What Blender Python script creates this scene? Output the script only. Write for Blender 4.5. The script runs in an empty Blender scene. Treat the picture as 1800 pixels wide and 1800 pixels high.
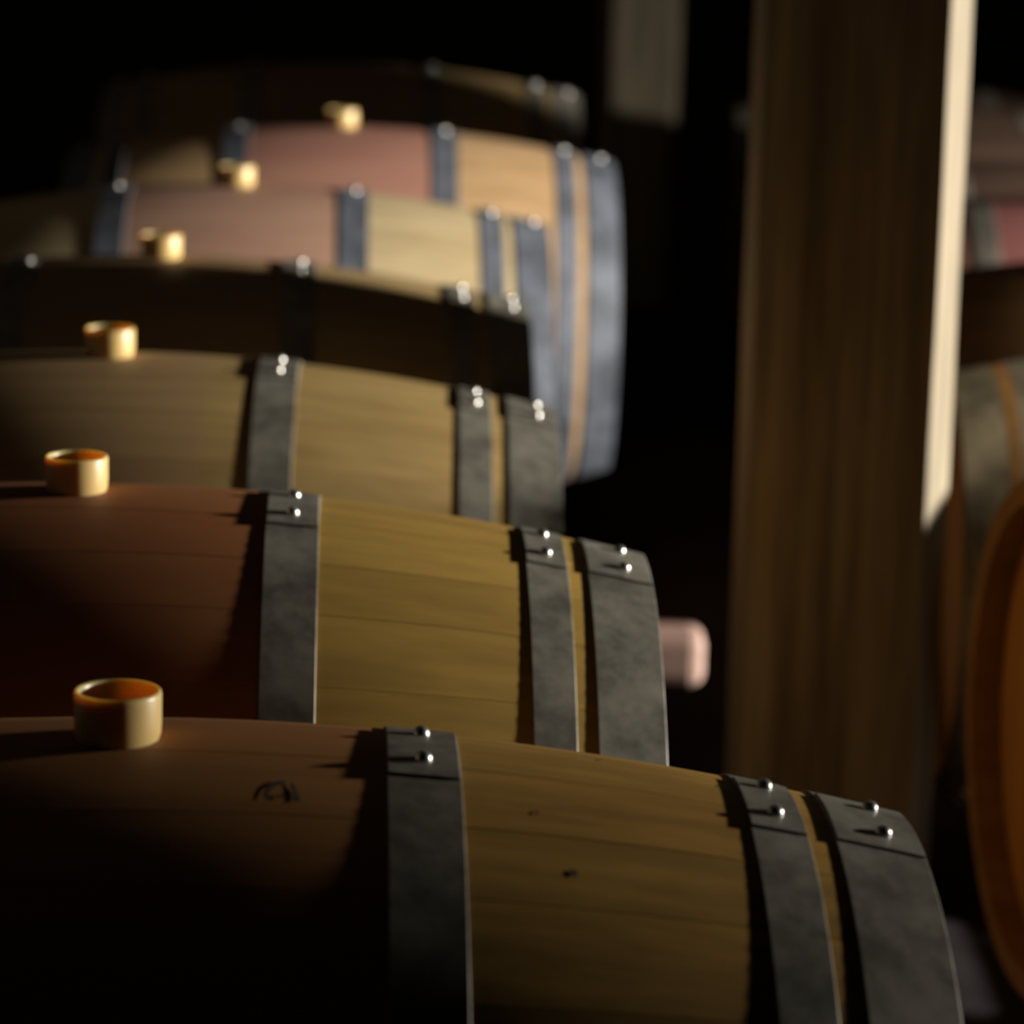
import bpy, bmesh, math, random
from mathutils import Matrix, Vector
R = math.radians
sc = bpy.context.scene
COL = sc.collection
H = 1.29                                    # camera height above the cellar floor

# ------------------------------------------------------------------ camera
PITCH, ROLL, FPX = R(11.81), R(1.347), 5513.2
fw = Vector((0, math.cos(PITCH), -math.sin(PITCH)))
up0 = Vector((0, math.sin(PITCH), math.cos(PITCH)))
rt = Vector((1, 0, 0)) * math.cos(ROLL) + up0 * math.sin(ROLL)
up = Vector((-1, 0, 0)) * math.sin(ROLL) + up0 * math.cos(ROLL)
cd = bpy.data.cameras.new('camera')
cam = bpy.data.objects.new('camera', cd)
COL.objects.link(cam)
cam.matrix_world = Matrix((
    (rt.x, up.x, -fw.x, 0), (rt.y, up.y, -fw.y, 0), (rt.z, up.z, -fw.z, H), (0, 0, 0, 1)))
cd.sensor_width = 36
cd.lens = FPX / 1800 * 36
cd.clip_start = .05
cd.dof.use_dof = True
cd.dof.focus_distance = 2.12
cd.dof.aperture_fstop = 5.6
cd.dof.aperture_blades = 0
sc.camera = cam

# ------------------------------------------------------------------ world, lamps, exposure
w = bpy.data.worlds.new('world')
sc.world = w
w.use_nodes = True
w.node_tree.nodes['Background'].inputs['Color'].default_value = (.75, .8, 1, 1)
w.node_tree.nodes['Background'].inputs['Strength'].default_value = .0008
sc.view_settings.view_transform = 'Standard'
sc.view_settings.look = 'None'
sc.view_settings.gamma = 1
sc.view_settings.use_curve_mapping = False
sc.view_settings.exposure = 0


def spot(name, loc, target, energy, color, angle, blend, radius):
    l = bpy.data.lights.new(name, 'SPOT')
    l.energy, l.color, l.spot_size, l.spot_blend, l.shadow_soft_size = energy, color, R(angle), blend, radius
    o = bpy.data.objects.new(name, l)
    COL.objects.link(o)
    o.location = loc
    o.rotation_euler = (Vector(target) - Vector(loc)).to_track_quat('-Z', 'Y').to_euler()
    return o


spot('wall_spotlight', (7.0, 3.86, H + .09), (-.3, 5.0, H - .6), 7600, (1, .94, .83), 66, 1.0, .11)
spot('ceiling_downlight', (1.25, 3.75, H + 2.1), (.98, 4.05, H - .9), 170, (1, .86, .62), 20, .6, .05)

# ------------------------------------------------------------------ materials


class NT:
    def __init__(s, name):
        s.m = bpy.data.materials.new(name)
        s.m.use_nodes = True
        s.t = s.m.node_tree
        s.b = s.t.nodes['Principled BSDF']

    def n(s, typ, **kw):
        nd = s.t.nodes.new(typ)
        for k, v in kw.items():
            setattr(nd, k, v)
        return nd

    def l(s, a, b):
        s.t.links.new(a, b)

    def math(s, op, a, b=None, clamp=False):
        nd = s.n('ShaderNodeMath', operation=op, use_clamp=clamp)
        for i, v in enumerate((a, b)):
            if v is None:
                continue
            if isinstance(v, (int, float)):
                nd.inputs[i].default_value = v
            else:
                s.l(v, nd.inputs[i])
        return nd.outputs[0]

    def mix(s, fac, a, b, typ='MIX'):
        nd = s.n('ShaderNodeMix', data_type='RGBA', blend_type=typ)
        for sock, v in ((nd.inputs['Factor'], fac), (nd.inputs['A'], a), (nd.inputs['B'], b)):
            if isinstance(v, (int, float)):
                sock.default_value = v
            elif isinstance(v, tuple):
                sock.default_value = (*v, 1)
            else:
                s.l(v, sock)
        return nd.outputs['Result']

    def noise(s, vec, scale, detail=4, rough=.55):
        nd = s.n('ShaderNodeTexNoise')
        nd.inputs['Scale'].default_value = scale
        nd.inputs['Detail'].default_value = detail
        nd.inputs['Roughness'].default_value = rough
        s.l(vec, nd.inputs['Vector'])
        return nd.outputs['Fac']

    def ramp(s, fac, a, b):
        nd = s.n('ShaderNodeMapRange', clamp=True, interpolation_type='SMOOTHSTEP')
        nd.inputs['From Min'].default_value = a
        nd.inputs['From Max'].default_value = b
        s.l(fac, nd.inputs['Value'])
        return nd.outputs['Result']

    def coords(s, scale, jitter=37.0):
        tc = s.n('ShaderNodeTexCoord')
        oi = s.n('ShaderNodeObjectInfo')
        mp = s.n('ShaderNodeMapping')
        mp.inputs['Scale'].default_value = scale
        s.l(tc.outputs['Object'], mp.inputs['Vector'])
        off = s.n('ShaderNodeVectorMath', operation='ADD')
        s.l(mp.outputs[0], off.inputs[0])
        comb = s.n('ShaderNodeCombineXYZ')
        for i in range(3):
            s.l(s.math('MULTIPLY', oi.outputs['Random'], jitter * (1 + i * .7)), comb.inputs[i])
        s.l(comb.outputs[0], off.inputs[1])
        return off.outputs[0], tc.outputs['Object'], oi.outputs['Random']

    def bump(s, h, strength, dist=.002):
        b = s.n('ShaderNodeBump')
        b.inputs['Strength'].default_value = strength
        b.inputs['Distance'].default_value = dist
        s.l(h, b.inputs['Height'])
        s.l(b.outputs[0], s.b.inputs['Normal'])


def wood(name, base, stain=None, amount=0.0, edge=.175, rough=.6, axis='X', var=.16, spec=.3):
    n = NT(name)
    sc_ = {'X': (2.5, 55, 55), 'Z': (40, 40, 2)}[axis]
    v, obj, rnd = n.coords(sc_)
    grain = n.noise(v, 1.0, 5, .6)
    v2, _, _ = n.coords({'X': (4, 9, 9), 'Z': (7, 7, 1.6)}[axis], 11)
    blot = n.noise(v2, 1.0, 3, .5)
    dark = tuple(c * (1 - var) for c in base)
    lite = tuple(min(1, c * (1 + var * .5)) for c in base)
    c = n.mix(n.ramp(grain, .3, .7), dark, lite)
    c = n.mix(n.ramp(blot, .35, .75), c, tuple(x * .82 for x in (1, .95, .88)), 'MULTIPLY') if var > .1 else c
    tint = n.math('ADD', n.math('MULTIPLY', rnd, .15), .92)
    cmb = n.n('ShaderNodeCombineXYZ')
    for i in range(3):
        n.l(tint, cmb.inputs[i])
    c = n.mix(1.0, c, cmb.outputs[0], 'MULTIPLY')
    if stain:
        sep = n.n('ShaderNodeSeparateXYZ')
        n.l(obj, sep.inputs[0])
        ax = n.math('ABSOLUTE', sep.outputs['X'])
        ax = n.math('ADD', ax, n.math('MULTIPLY', n.math('SUBTRACT', blot, .5), .03))
        mask = n.math('SUBTRACT', 1.0, n.ramp(ax, edge - .012, edge + .012))
        mask = n.math('MULTIPLY', mask, n.math('ADD', n.math('MULTIPLY', blot, .5), .7), True)
        mask = n.math('MULTIPLY', mask, amount)
        c = n.mix(mask, c, stain)
    n.l(c, n.b.inputs['Base Color'])
    n.b.inputs['Roughness'].default_value = rough
    n.b.inputs['Specular IOR Level'].default_value = spec
    n.bump(grain, .12, .001)
    return n.m


def steel(name, base, metal=.45, rough=.5):
    n = NT(name)
    v, _, _ = n.coords((14, 14, 14), 9)
    a = n.noise(v, 1.0, 6, .6)
    v2, _, _ = n.coords((70, 70, 70), 9)
    b = n.noise(v2, 1.0, 4, .6)
    f = n.math('ADD', n.math('MULTIPLY', a, .7), n.math('MULTIPLY', b, .3))
    c = n.mix(n.ramp(f, .32, .68), tuple(x * .5 for x in base), tuple(min(1, x * 1.4) for x in base))
    n.l(c, n.b.inputs['Base Color'])
    n.b.inputs['Metallic'].default_value = metal
    n.l(n.math('ADD', n.math('MULTIPLY', f, .3), rough - .15), n.b.inputs['Roughness'])
    n.bump(f, .08, .001)
    return n.m


def plain(name, col, rough=.5, metal=0.0):
    n = NT(name)
    v, _, _ = n.coords((30, 30, 30), 5)
    a = n.noise(v, 1.0, 3)
    c = n.mix(a, tuple(x * .8 for x in col), tuple(min(1, x * 1.15) for x in col))
    n.l(c, n.b.inputs['Base Color'])
    n.b.inputs['Roughness'].default_value = rough
    n.b.inputs['Metallic'].default_value = metal
    return n.m


def masonry(name, col, scale):
    n = NT(name)
    v, _, _ = n.coords((scale,) * 3, 0)
    a = n.noise(v, 1.0, 8, .6)
    v2, _, _ = n.coords((scale * 9,) * 3, 0)
    b = n.noise(v2, 1.0, 5, .6)
    f = n.math('ADD', n.math('MULTIPLY', a, .65), n.math('MULTIPLY', b, .35))
    c = n.mix(n.ramp(f, .3, .7), tuple(x * .6 for x in col), tuple(x * 1.2 for x in col))
    n.l(c, n.b.inputs['Base Color'])
    n.b.inputs['Roughness'].default_value = .95
    n.b.inputs['Specular IOR Level'].default_value = .03
    n.bump(f, .4, .006)
    return n.m


def silicone():
    n = NT('amber_silicone')
    b = n.b
    v, _, _ = n.coords((18, 18, 18), 5)
    a = n.noise(v, 1.0, 3)
    n.l(n.mix(a, (.54, .38, .15), (.60, .43, .18)), b.inputs['Base Color'])
    b.inputs['Roughness'].default_value = .38
    b.inputs['Subsurface Weight'].default_value = .85
    b.inputs['Subsurface Radius'].default_value = (1.0, .58, .2)
    b.inputs['Subsurface Scale'].default_value = .013
    return n.m


OAK = (.43, .29, .115)
M = dict(
    oak1=wood('oak_near', (.42, .235, .048), (.29, .11, .04), .75, rough=.62, var=.26),
    oak2=wood('oak_mustard', (.42, .262, .058), (.26, .08, .03), .9, rough=.6),
    oak3=wood('oak_honey', (.41, .28, .105), (.35, .21, .115), .55, .11),
    oak4=wood('oak_dim', (.40, .28, .13), (.30, .17, .10), .5),
    oak5=wood('oak_pale', (.60, .47, .27), (.42, .22, .175), .85, .19),
    oak6=wood('oak_peach', (.55, .36, .19), (.38, .17, .145), .85, .19),
    oak7=wood('oak_back', (.36, .25, .11), (.25, .12, .09), .6),
    oakr=wood('oak_right', (.30, .165, .055), (.27, .09, .06), .8, .30),
    oakd=wood('oak_shaded', (.16, .085, .03), (.15, .07, .03), .6),  # shade over the third right-row barrel, put into its wood colour
    oake=wood('oak_deep_shade', (.075, .045, .03), (.07, .04, .028), .6),  # far right-row barrels: their shade is mixed into a near-black wood tone
    oakp=wood('oak_rose', (.26, .15, .08), (.27, .10, .095), .95, .22),
    head=wood('oak_head', (.47, .245, .062), rough=.55, axis='Z'),
    post=wood('post_timber', (.30, .25, .17), axis='Z', rough=.75, var=.45),
    beam=wood('stained_timber', (.45, .30, .26), axis='X', rough=.7),
    rack=wood('rack_timber', (.24, .16, .09), axis='X', rough=.75),
    steel=steel('galvanised_hoop', (.20, .187, .155), .35),
    steelc=steel('bluish_galvanised_hoop', (.125, .14, .175), .2, .62),  # hoop steel with a bluer base colour than the rest
    rivet=plain('rivet_steel', (.75, .74, .72), .28, .9),
    bung=silicone(),
    brand=plain('branded_mark', (.05, .03, .015), .8),
    knot=plain('knot_wood', (.06, .035, .015), .8),
    floor=masonry('concrete_floor', (.034, .029, .032), 1.2),
    wall=masonry('cellar_wall', (.07, .06, .05), .8),
)


# ------------------------------------------------------------------ helpers
def mesh(name, verts, faces, smooth=None):
    me = bpy.data.meshes.new(name)
    me.from_pydata(verts, [], faces)
    bm = bmesh.new()
    bm.from_mesh(me)
    bmesh.ops.recalc_face_normals(bm, faces=bm.faces)
    if smooth is not None:
        for f in bm.faces:
            f.smooth = True
        for e in bm.edges:
            if len(e.link_faces) == 2 and e.calc_face_angle(0) > R(smooth):
                e.smooth = False
    bm.to_mesh(me)
    bm.free()
    return me


def obj(name, me, mat, parent=None, loc=(0, 0, 0), rot=(0, 0, 0)):
    o = bpy.data.objects.new(name, me)
    COL.objects.link(o)
    o.location, o.rotation_euler = loc, rot
    if parent:
        o.parent = parent
    if name == 'stave':
        o.cycles.shadow_terminator_geometry_offset = .25
    if mat and me and not me.materials:
        me.materials.append(mat)
    elif mat and me and me.materials[0] != mat:      # shared mesh, own material
        o.material_slots[0].link = 'OBJECT'
        o.material_slots[0].material = mat
    return o


def empty(name, loc, rz=0):
    o = bpy.data.objects.new(name, None)
    COL.objects.link(o)
    o.empty_display_size = .1
    o.location = loc
    o.rotation_euler = (0, 0, rz)
    return o


def tag(o, label=None, cat=None, group=None, kind=None):
    for k, v in (('label', label), ('category', cat), ('group', group), ('kind', kind)):
        if v:
            o[k] = v
    return o


def box_mesh(name, x0, x1, y0, y1, z0, z1, bev=0.0, seg=1):
    bm = bmesh.new()
    bmesh.ops.create_cube(bm, size=1)
    for v in bm.verts:
        v.co = Vector(((x0 + x1) / 2 + v.co.x * (x1 - x0), (y0 + y1) / 2 + v.co.y * (y1 - y0), (z0 + z1) / 2 + v.co.z * (z1 - z0)))
    if bev:
        bmesh.ops.bevel(bm, geom=bm.edges[:], offset=bev, segments=seg, affect='EDGES', profile=.5)
    me = bpy.data.meshes.new(name)
    bm.to_mesh(me)
    bm.free()
    return me


# ------------------------------------------------------------------ setting
def struct(name, me, mat):
    return tag(obj(name, me, mat), kind='structure')


struct('floor', box_mesh('floor', -5, 7.5, -1.5, 13, -.2, 0), M['floor'])
struct('ceiling', box_mesh('ceiling', -5, 7.5, -1.5, 13, 3.6, 3.8), M['wall'])
struct('wall_back', box_mesh('wall_back', -5, 7.5, 13, 13.3, 0, 3.6), M['wall'])
struct('wall_left', box_mesh('wall_left', -5.3, -5, -1.5, 13, 0, 3.6), M['wall'])
struct('wall_right', box_mesh('wall_right', 7.5, 7.8, -1.5, 13, 0, 3.6), M['wall'])

struct('light_block_kerb', box_mesh('light_block_kerb', 1.68, 1.82, 4.2, 9.2, 0, .36, .01), M['wall'])  # unseen kerb added behind the right row to block light stripes on the floor

# ------------------------------------------------------------------ barrel pieces
RB, RH, L = .3296, .2732, .475
TH = .026


def rad(t):
    return RB - (RB - RH) * (t / L) ** 2


def stave_mesh(width):
    a = R(width) / 2
    ga, ch = .00006 / RB, .0005 / RB
    NS = 26
    verts, faces = [], []
    prof = []                                   # (angle, depth below the outer radius)
    prof += [(-a + ga, .0003), (-a + ga + ch, 0)]
    for k in range(1, 6):
        prof.append((-a + 2 * a * k / 6, 0))
    prof += [(a - ga - ch, 0), (a - ga, .0003), (a - ga, TH), (0, TH), (-a + ga, TH)]
    n = len(prof)
    for i in range(NS + 1):
        t = -L + 2 * L * i / NS
        r = rad(t)
        for an, d in prof:
            verts.append((t, -(r - d) * math.sin(an), (r - d) * math.cos(an)))
    for i in range(NS):
        for k in range(n):
            k2 = (k + 1) % n
            faces.append((i * n + k, i * n + k2, (i + 1) * n + k2, (i + 1) * n + k))
    faces.append(tuple(range(n)))
    faces.append(tuple(NS * n + k for k in range(n)))
    return mesh('stave', verts, faces, 22)


def band_mesh(name, t0, t1, a0, a1, thick, off, nseg):
    """Steel strip riding on the barrel between t0 and t1, from angle a0 to a1 (degrees from the top towards the front)."""
    closed = abs(a1 - a0) >= 359.9
    r0, r1 = rad(t0) + off, rad(t1) + off
    e = min(.0008, thick * .3)
    # cross-section: inner0, outer0 (eased corner), outer1, inner1
    tm, rm = (t0 + t1) / 2, max(rad((t0 + t1) / 2) + off, (r0 + r1) / 2)
    sgn = 1 if t1 > t0 else -1
    prof = [(t0, r0 - .001), (t0, r0 + thick - e), (t0 + sgn * e, r0 + thick), (tm, rm + thick), (t1 - sgn * e, r1 + thick), (t1, r1 + thick - e), (t1, r1 - .001), (tm, rm - .001)]
    n = len(prof)
    verts, faces = [], []
    cnt = nseg if closed else nseg + 1
    for i in range(cnt):
        an = R(a0 + (a1 - a0) * i / nseg)
        for t, r in prof:
            verts.append((t, -r * math.sin(an), r * math.cos(an)))
    for i in range(nseg):
        j = (i + 1) % cnt
        for k in range(n):
            k2 = (k + 1) % n
            faces.append((i * n + k, i * n + k2, j * n + k2, j * n + k))
    if not closed:
        faces.append(tuple(range(n)))
        faces.append(tuple((cnt - 1) * n + k for k in range(n)))
    return mesh(name, verts, faces, 28)


def rivet_mesh():
    verts, faces = [], []
    rr, hh, N = .0052, .0048, 14
    lev = [(0, -.001), (0, .0004), (.3, None), (.6, None), (.85, None)]
    rings = []
    for u in (None, 0, .35, .7):
        ring = []
        for k in range(N):
            a = 2 * math.pi * k / N
            if u is None:
                r, z = rr, -.001
            else:
                r, z = rr * math.cos(u * math.pi / 2), .0008 + hh * math.sin(u * math.pi / 2)
            ring.append(len(verts))
            verts.append((r * math.cos(a), r * math.sin(a), z))
        rings.append(ring)
    for q in range(len(rings) - 1):
        for k in range(N):
            faces.append((rings[q][k], rings[q][(k + 1) % N], rings[q + 1][(k + 1) % N], rings[q + 1][k]))
    verts.append((0, 0, .0008 + hh))
    for k in range(N):
        faces.append((rings[-1][k], rings[-1][(k + 1) % N], len(verts) - 1))
    faces.append(tuple(reversed(rings[0])))
    return mesh('rivet', verts, faces, 60)


def lathe_mesh(name, prof, N=48, smooth=35):
    verts, faces = [], []
    for r, z in prof:
        for k in range(N):
            a = 2 * math.pi * k / N
            verts.append((r * math.cos(a), r * math.sin(a), z))
    for i in range(len(prof) - 1):
        for k in range(N):
            faces.append((i * N + k, i * N + (k + 1) % N, (i + 1) * N + (k + 1) % N, (i + 1) * N + k))
    faces.append(tuple(range(N)))
    faces.append(tuple((len(prof) - 1) * N + k for k in range(N)))
    return mesh(name, verts, faces, smooth)


# stopper: a hollow silicone cup, its plug going down into the bung hole
BUNG = lathe_mesh('bung', [(.0195, -.022), (.0238, -.002), (.0243, .0005), (.0252, .003), (.0257, .010), (.0258, .0265), (.0254, .0283), (.0245, .0290),
                           (.0232, .0287), (.0226, .0276), (.0222, .020), (.0205, .0115), (.017, .0085), (.008, .0075), (.001, .0072)], 56, 50)

WIDTHS = [13, 11, 12.5, 10.5, 13]               # sums to 60 degrees: six rounds make a barrel
STAVES = [stave_mesh(wd) for wd in WIDTHS]
RIVET = rivet_mesh()
HT = .0017
HOOPS = [(-.475, -.4207), (-.4039, -.3694), (-.2010, -.1577), (.1577, .2010), (.3694, .4039), (.4207, .475)]
HOOPNAMES = ['head_hoop', 'quarter_hoop', 'bilge_hoop', 'bilge_hoop', 'quarter_hoop', 'head_hoop']
HM = [band_mesh(nm, a, b, 0, 360, HT, 0, 120) for nm, (a, b) in zip(HOOPNAMES, HOOPS)]
LAP = [band_mesh('hoop_lap', a + .0006, b - .0006, -9, 9, .0016, HT, 10) for a, b in HOOPS]


def head_boards():
    rr = rad(L) - TH + .004
    edges = [-rr, -.165, -.085, -.005, .08, .165, rr]
    out = []
    for k in range(6):
        y0, y1 = edges[k] + .0004, edges[k + 1] - .0004
        pts = []
        for i in range(9):
            y = y0 + (y1 - y0) * i / 8
            pts.append((y, math.sqrt(max(0, rr * rr - y * y))))
        loop = pts + [(y, -z) for y, z in reversed(pts)]
        clean = []
        for q in loop:
            if not clean or (abs(q[0] - clean[-1][0]) + abs(q[1] - clean[-1][1])) > 1e-5:
                clean.append(q)
        if abs(clean[0][0] - clean[-1][0]) + abs(clean[0][1] - clean[-1][1]) < 1e-5:
            clean.pop()
        n = len(clean)
        vs = [(-.011, y, z) for y, z in clean] + [(.011, y, z) for y, z in clean]
        fs = [tuple(range(n)), tuple(range(n, 2 * n))] + [(i, (i + 1) % n, n + (i + 1) % n, n + i) for i in range(n)]
        out.append(mesh('head_board', vs, fs))
    return out


BOARDS = head_boards()


def barrel(loc, yaw, oak, hoop, label, group, lap=0.0, bung=True, rivet_angles=None, roll=0.0, side_by_side=False):
    """loc = centre of the barrel (camera-height frame)."""
    X, Y, Z = loc
    root = empty('wine_barrel', (X, Y, Z + H - RB), yaw)
    tag(root, label, 'barrel', group)
    c = (0, 0, RB)
    an = roll
    for k in range(30):
        wd = WIDTHS[k % 5]
        an += wd / 2
        obj('stave', STAVES[k % 5], oak, root, c, (R(an), 0, 0))
        an += wd / 2
    for i, me in enumerate(HM):
        hp = obj(HOOPNAMES[i], me, hoop, root, c)
        t0, t1 = HOOPS[i]
        la = lap + (0, 2, -1, 0, 1.5, 1)[i]
        obj('hoop_lap', LAP[i], hoop, hp, (0, 0, 0), (R(la), 0, 0))
        tm = (t0 + t1) / 2
        if i == 5:
            tm = .452
        if side_by_side and i == 2:
            spots = [(tm + .0125, la + 2), (tm - .0125, la + 1)]
        else:
            spots = [(tm, la - 5), (tm, la + 5)]
        for tr, a in spots:
            r = rad(tr) + HT + .0016
            sl = math.atan(-2 * (RB - RH) * tr / L ** 2)
            m = Matrix.Rotation(R(a), 4, 'X') @ Matrix.Translation((tr, 0, r)) @ Matrix.Rotation(-sl, 4, 'Y')
            o = obj('rivet', RIVET, M['rivet'], hp)
            o.matrix_local = m
    for s in (-1, 1):
        for b in BOARDS:
            obj('head_board', b, M['head'], root, (s * (L - .045), 0, RB))
    if bung:
        o = obj('bung', BUNG, M['bung'], root, (0, 0, 2 * RB))
        o['label'] = 'hollow amber silicone bung'
    return root


LG, RG = 'barrels in the left row', 'barrels in the right row'
B1 = barrel((-.2286, 1.7774, -.8421), .0578, M['oak1'], M['steel'],
            'nearest brown oak barrel across the bottom of the photo, with a small dark stamped mark', LG, -1, roll=4)
barrel((-.3603, 2.5418, -.851), .0535, M['oak2'], M['steel'],
       'mustard oak barrel with a dark red middle, second from the camera in the left row', LG, 3, roll=9)
barrel((-.4298, 3.2854, -.8566), .0353, M['oak3'], M['steel'],
       'honey-coloured oak barrel in front of the shaded barrel, third from the camera', LG, 2, roll=2)
barrel((-.4602, 4.0262, -.8458), .055, M['oak4'], M['steel'],
       'oak barrel lying in dark shadow between two lit barrels of the left row', LG, 4, roll=6, side_by_side=True)
barrel((-.4305, 4.7787, -.8296), .0497, M['oak5'], M['steelc'],
       'brightly lit pale oak barrel with pink middle just behind the shadowed one', LG, -3, roll=1)
barrel((-.3122, 5.4896, -.7974), .0401, M['oak6'], M['steelc'],
       'farthest brightly lit barrel, its blue-grey end hoops showing almost to their bottom', LG, -6, roll=7)
barrel((-.36, 6.35, -.745), .03, M['oak7'], M['steel'],
       'dark barrel at the very back of the left row with only its top edge lit', LG, 0, roll=3, bung=False)

# stamped mark and knots of the nearest barrel
def surf_patch(name, t, a, rows, mat, lift=.0004):
    """Small flat outline laid on the barrel skin: rows = polygons of (dt, da in metres)."""
    vs, fs = [], []
    for poly in rows:
        b = len(vs)
        for dt, da in poly:
            r = rad(t + dt) + lift
            g = R(a) + da / RB
            vs.append((t + dt, -r * math.sin(g), r * math.cos(g)))
        fs.append(tuple(range(b, b + len(poly))))
    me = mesh(name, vs, fs)
    return obj(name, me, mat, B1, (0, 0, RB))


def arc(cx, cy, r, a0, a1, wd, sy=1.0, n=7):
    out, inn = [], []
    for i in range(n):
        g = R(a0 + (a1 - a0) * i / (n - 1))
        out.append((cx + (r + wd / 2) * math.cos(g), cy + sy * (r + wd / 2) * math.sin(g)))
        inn.append((cx + (r - wd / 2) * math.cos(g), cy + sy * (r - wd / 2) * math.sin(g)))
    return [(out[i], out[i + 1], inn[i + 1], inn[i]) for i in range(n - 1)]


bm_ = surf_patch('stamped_mark', .098, 12, arc(-.001, .012, .0085, 175, 285, .0028, 2.0) +
                 [((.004, -.006), (.0065, -.004), (.0105, .014), (.0065, .016), (.0055, .006))] +
                 [((-.004, .010), (.0, .008), (.0015, .012), (-.003, .013))], M['brand'])
bm_['label'] = 'small dark stamped mark'
for t, a, s in ((.261, 23, .0026), (.243, 13, .0016), (.288, -7, .0014)):
    surf_patch('knot', t, a, [[(s * math.cos(k * .785), s * 1.3 * math.sin(k * .785)) for k in range(8)]], M['knot'])

# right row, heads towards the aisle
RR = [((.549, 3.184, -.897), .10, 'oakr', 'nearest barrel of the right row, cut by the photo edge, orange head facing the aisle'),
      ((.558, 3.99, -.917), -.015, 'oakr', 'oak barrel right of the timber post whose grey head hoop catches the light'),
      ((.53, 4.72, -.90), .0, 'oakd', 'brown barrel with painted-in shade in the right row just above the hoop catching light'),
      ((.515, 5.58, -.90), -.02, 'oakp', 'rose-stained barrel with a grey hoop at the right edge behind the timber post'),
      ((.56, 6.26, -.90), .0, 'oake', 'brown barrel with painted-in shade at the upper right behind the rose-stained barrel'),
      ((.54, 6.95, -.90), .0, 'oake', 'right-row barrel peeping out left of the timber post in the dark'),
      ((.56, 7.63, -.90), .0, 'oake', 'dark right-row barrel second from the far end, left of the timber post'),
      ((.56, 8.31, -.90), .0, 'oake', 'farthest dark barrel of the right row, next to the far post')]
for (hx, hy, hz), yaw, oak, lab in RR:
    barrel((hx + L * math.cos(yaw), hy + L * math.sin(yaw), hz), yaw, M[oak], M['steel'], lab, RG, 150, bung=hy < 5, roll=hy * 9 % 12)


# ------------------------------------------------------------------ timber posts
def post_mesh(name, wx, wy, h, ch):
    x, y = wx / 2, wy / 2
    sec = [(-x + ch, -y), (x - ch, -y), (x, -y + ch), (x, y - ch), (x - ch, y), (-x + ch, y), (-x, y - ch), (-x, -y + ch)]
    n = len(sec)
    NZ = 24
    rng = random.Random(4)
    vs, fs = [], []
    for i in range(NZ + 1):
        for k, (px, py) in enumerate(sec):
            vs.append((px + rng.uniform(-.0008, .0008), py + rng.uniform(-.0008, .0008), h * i / NZ))
    for i in range(NZ):
        for k in range(n):
            k2 = (k + 1) % n
            fs.append((i * n + k, i * n + k2, (i + 1) * n + k2, (i + 1) * n + k))
    fs.append(tuple(range(n)))
    fs.append(tuple(NZ * n + k for k in range(n)))
    return mesh(name, vs, fs)


p = obj('timber_post', post_mesh('timber_post', .243, .262, 3.6, .029), M['post'], None, (.4075, 3.841, 0))
tag(p, 'thick square timber post with chamfered corners, one edge brightly lit', 'post', 'timber posts along the aisle')
p = obj('timber_post', post_mesh('timber_post_far', .225, .23, 3.6, .03), M['post'], None, (.345, 9.3, 0))
tag(p, 'dim far timber post in the dark behind the left row', 'post', 'timber posts along the aisle')


p = obj('timber_post', post_mesh('shading_post', .26, .25, 3.6, .03), M['post'], None, (3.0, 5.10, 0))  # out-of-view post added to cast shade on the last left-row barrel
tag(p, 'unseen timber post added far to the right to shade the last left-row barrel', 'post', 'timber posts along the aisle')

# ------------------------------------------------------------------ racks
def rail(label, x, y0, y1, seats, top, row):
    side = label.split(', ')[1]
    o = obj('rack_rail', box_mesh('rack_rail', -.05, .05, (y0 - y1) / 2, (y1 - y0) / 2, 0, top, .006), M['rack'], None, (x, (y0 + y1) / 2, 0))
    tag(o, label, 'rail', 'timber rails under the barrels')
    for k, (bx, by, bz) in enumerate(seats):
        zc = bz + H - rad(x - bx) - .0005
        if zc > top + .004:
            c = obj('chock', box_mesh('chock', -.02, .02, -.02, .02, 0, zc - top, .003), M['rack'], None, (x, by, top))
            tag(c, 'timber chock under the %s barrel of the %s row, %s' % (ORD[k], row, side), 'chock', 'chocks under the barrels')


ORD = ['first', 'second', 'third', 'fourth', 'fifth', 'sixth', 'seventh', 'eighth']
LS = [(-.2286, 1.7774, -.8421), (-.3603, 2.5418, -.851), (-.4298, 3.2854, -.8566), (-.4602, 4.0262, -.8458), (-.4305, 4.7787, -.8296), (-.3122, 5.4896, -.7974), (-.36, 6.35, -.745)]
RS = [(hx + L, hy, hz) for (hx, hy, hz), *_ in RR]
rail('timber rail deep under the left row of barrels, far from the aisle', -.60, 1.3, 6.9, LS, .105, 'left')
rail('timber rail under the left row of barrels, beside the aisle', -.12, 1.3, 6.9, LS, .105, 'left')
rail('timber rail under the right row of barrels, beside the aisle', .80, 2.8, 9, RS, .04, 'right')
rail('timber rail deep under the right row of barrels, far from the aisle', 1.28, 2.8, 9, RS, .04, 'right')

b = obj('cross_timber', box_mesh('cross_timber', -.7, .285, 4.405, 4.495, .110, .196, .022, 3), M['beam'])
tag(b, 'pinkish rounded timber end sticking out into the aisle low behind the second barrel', 'timber')
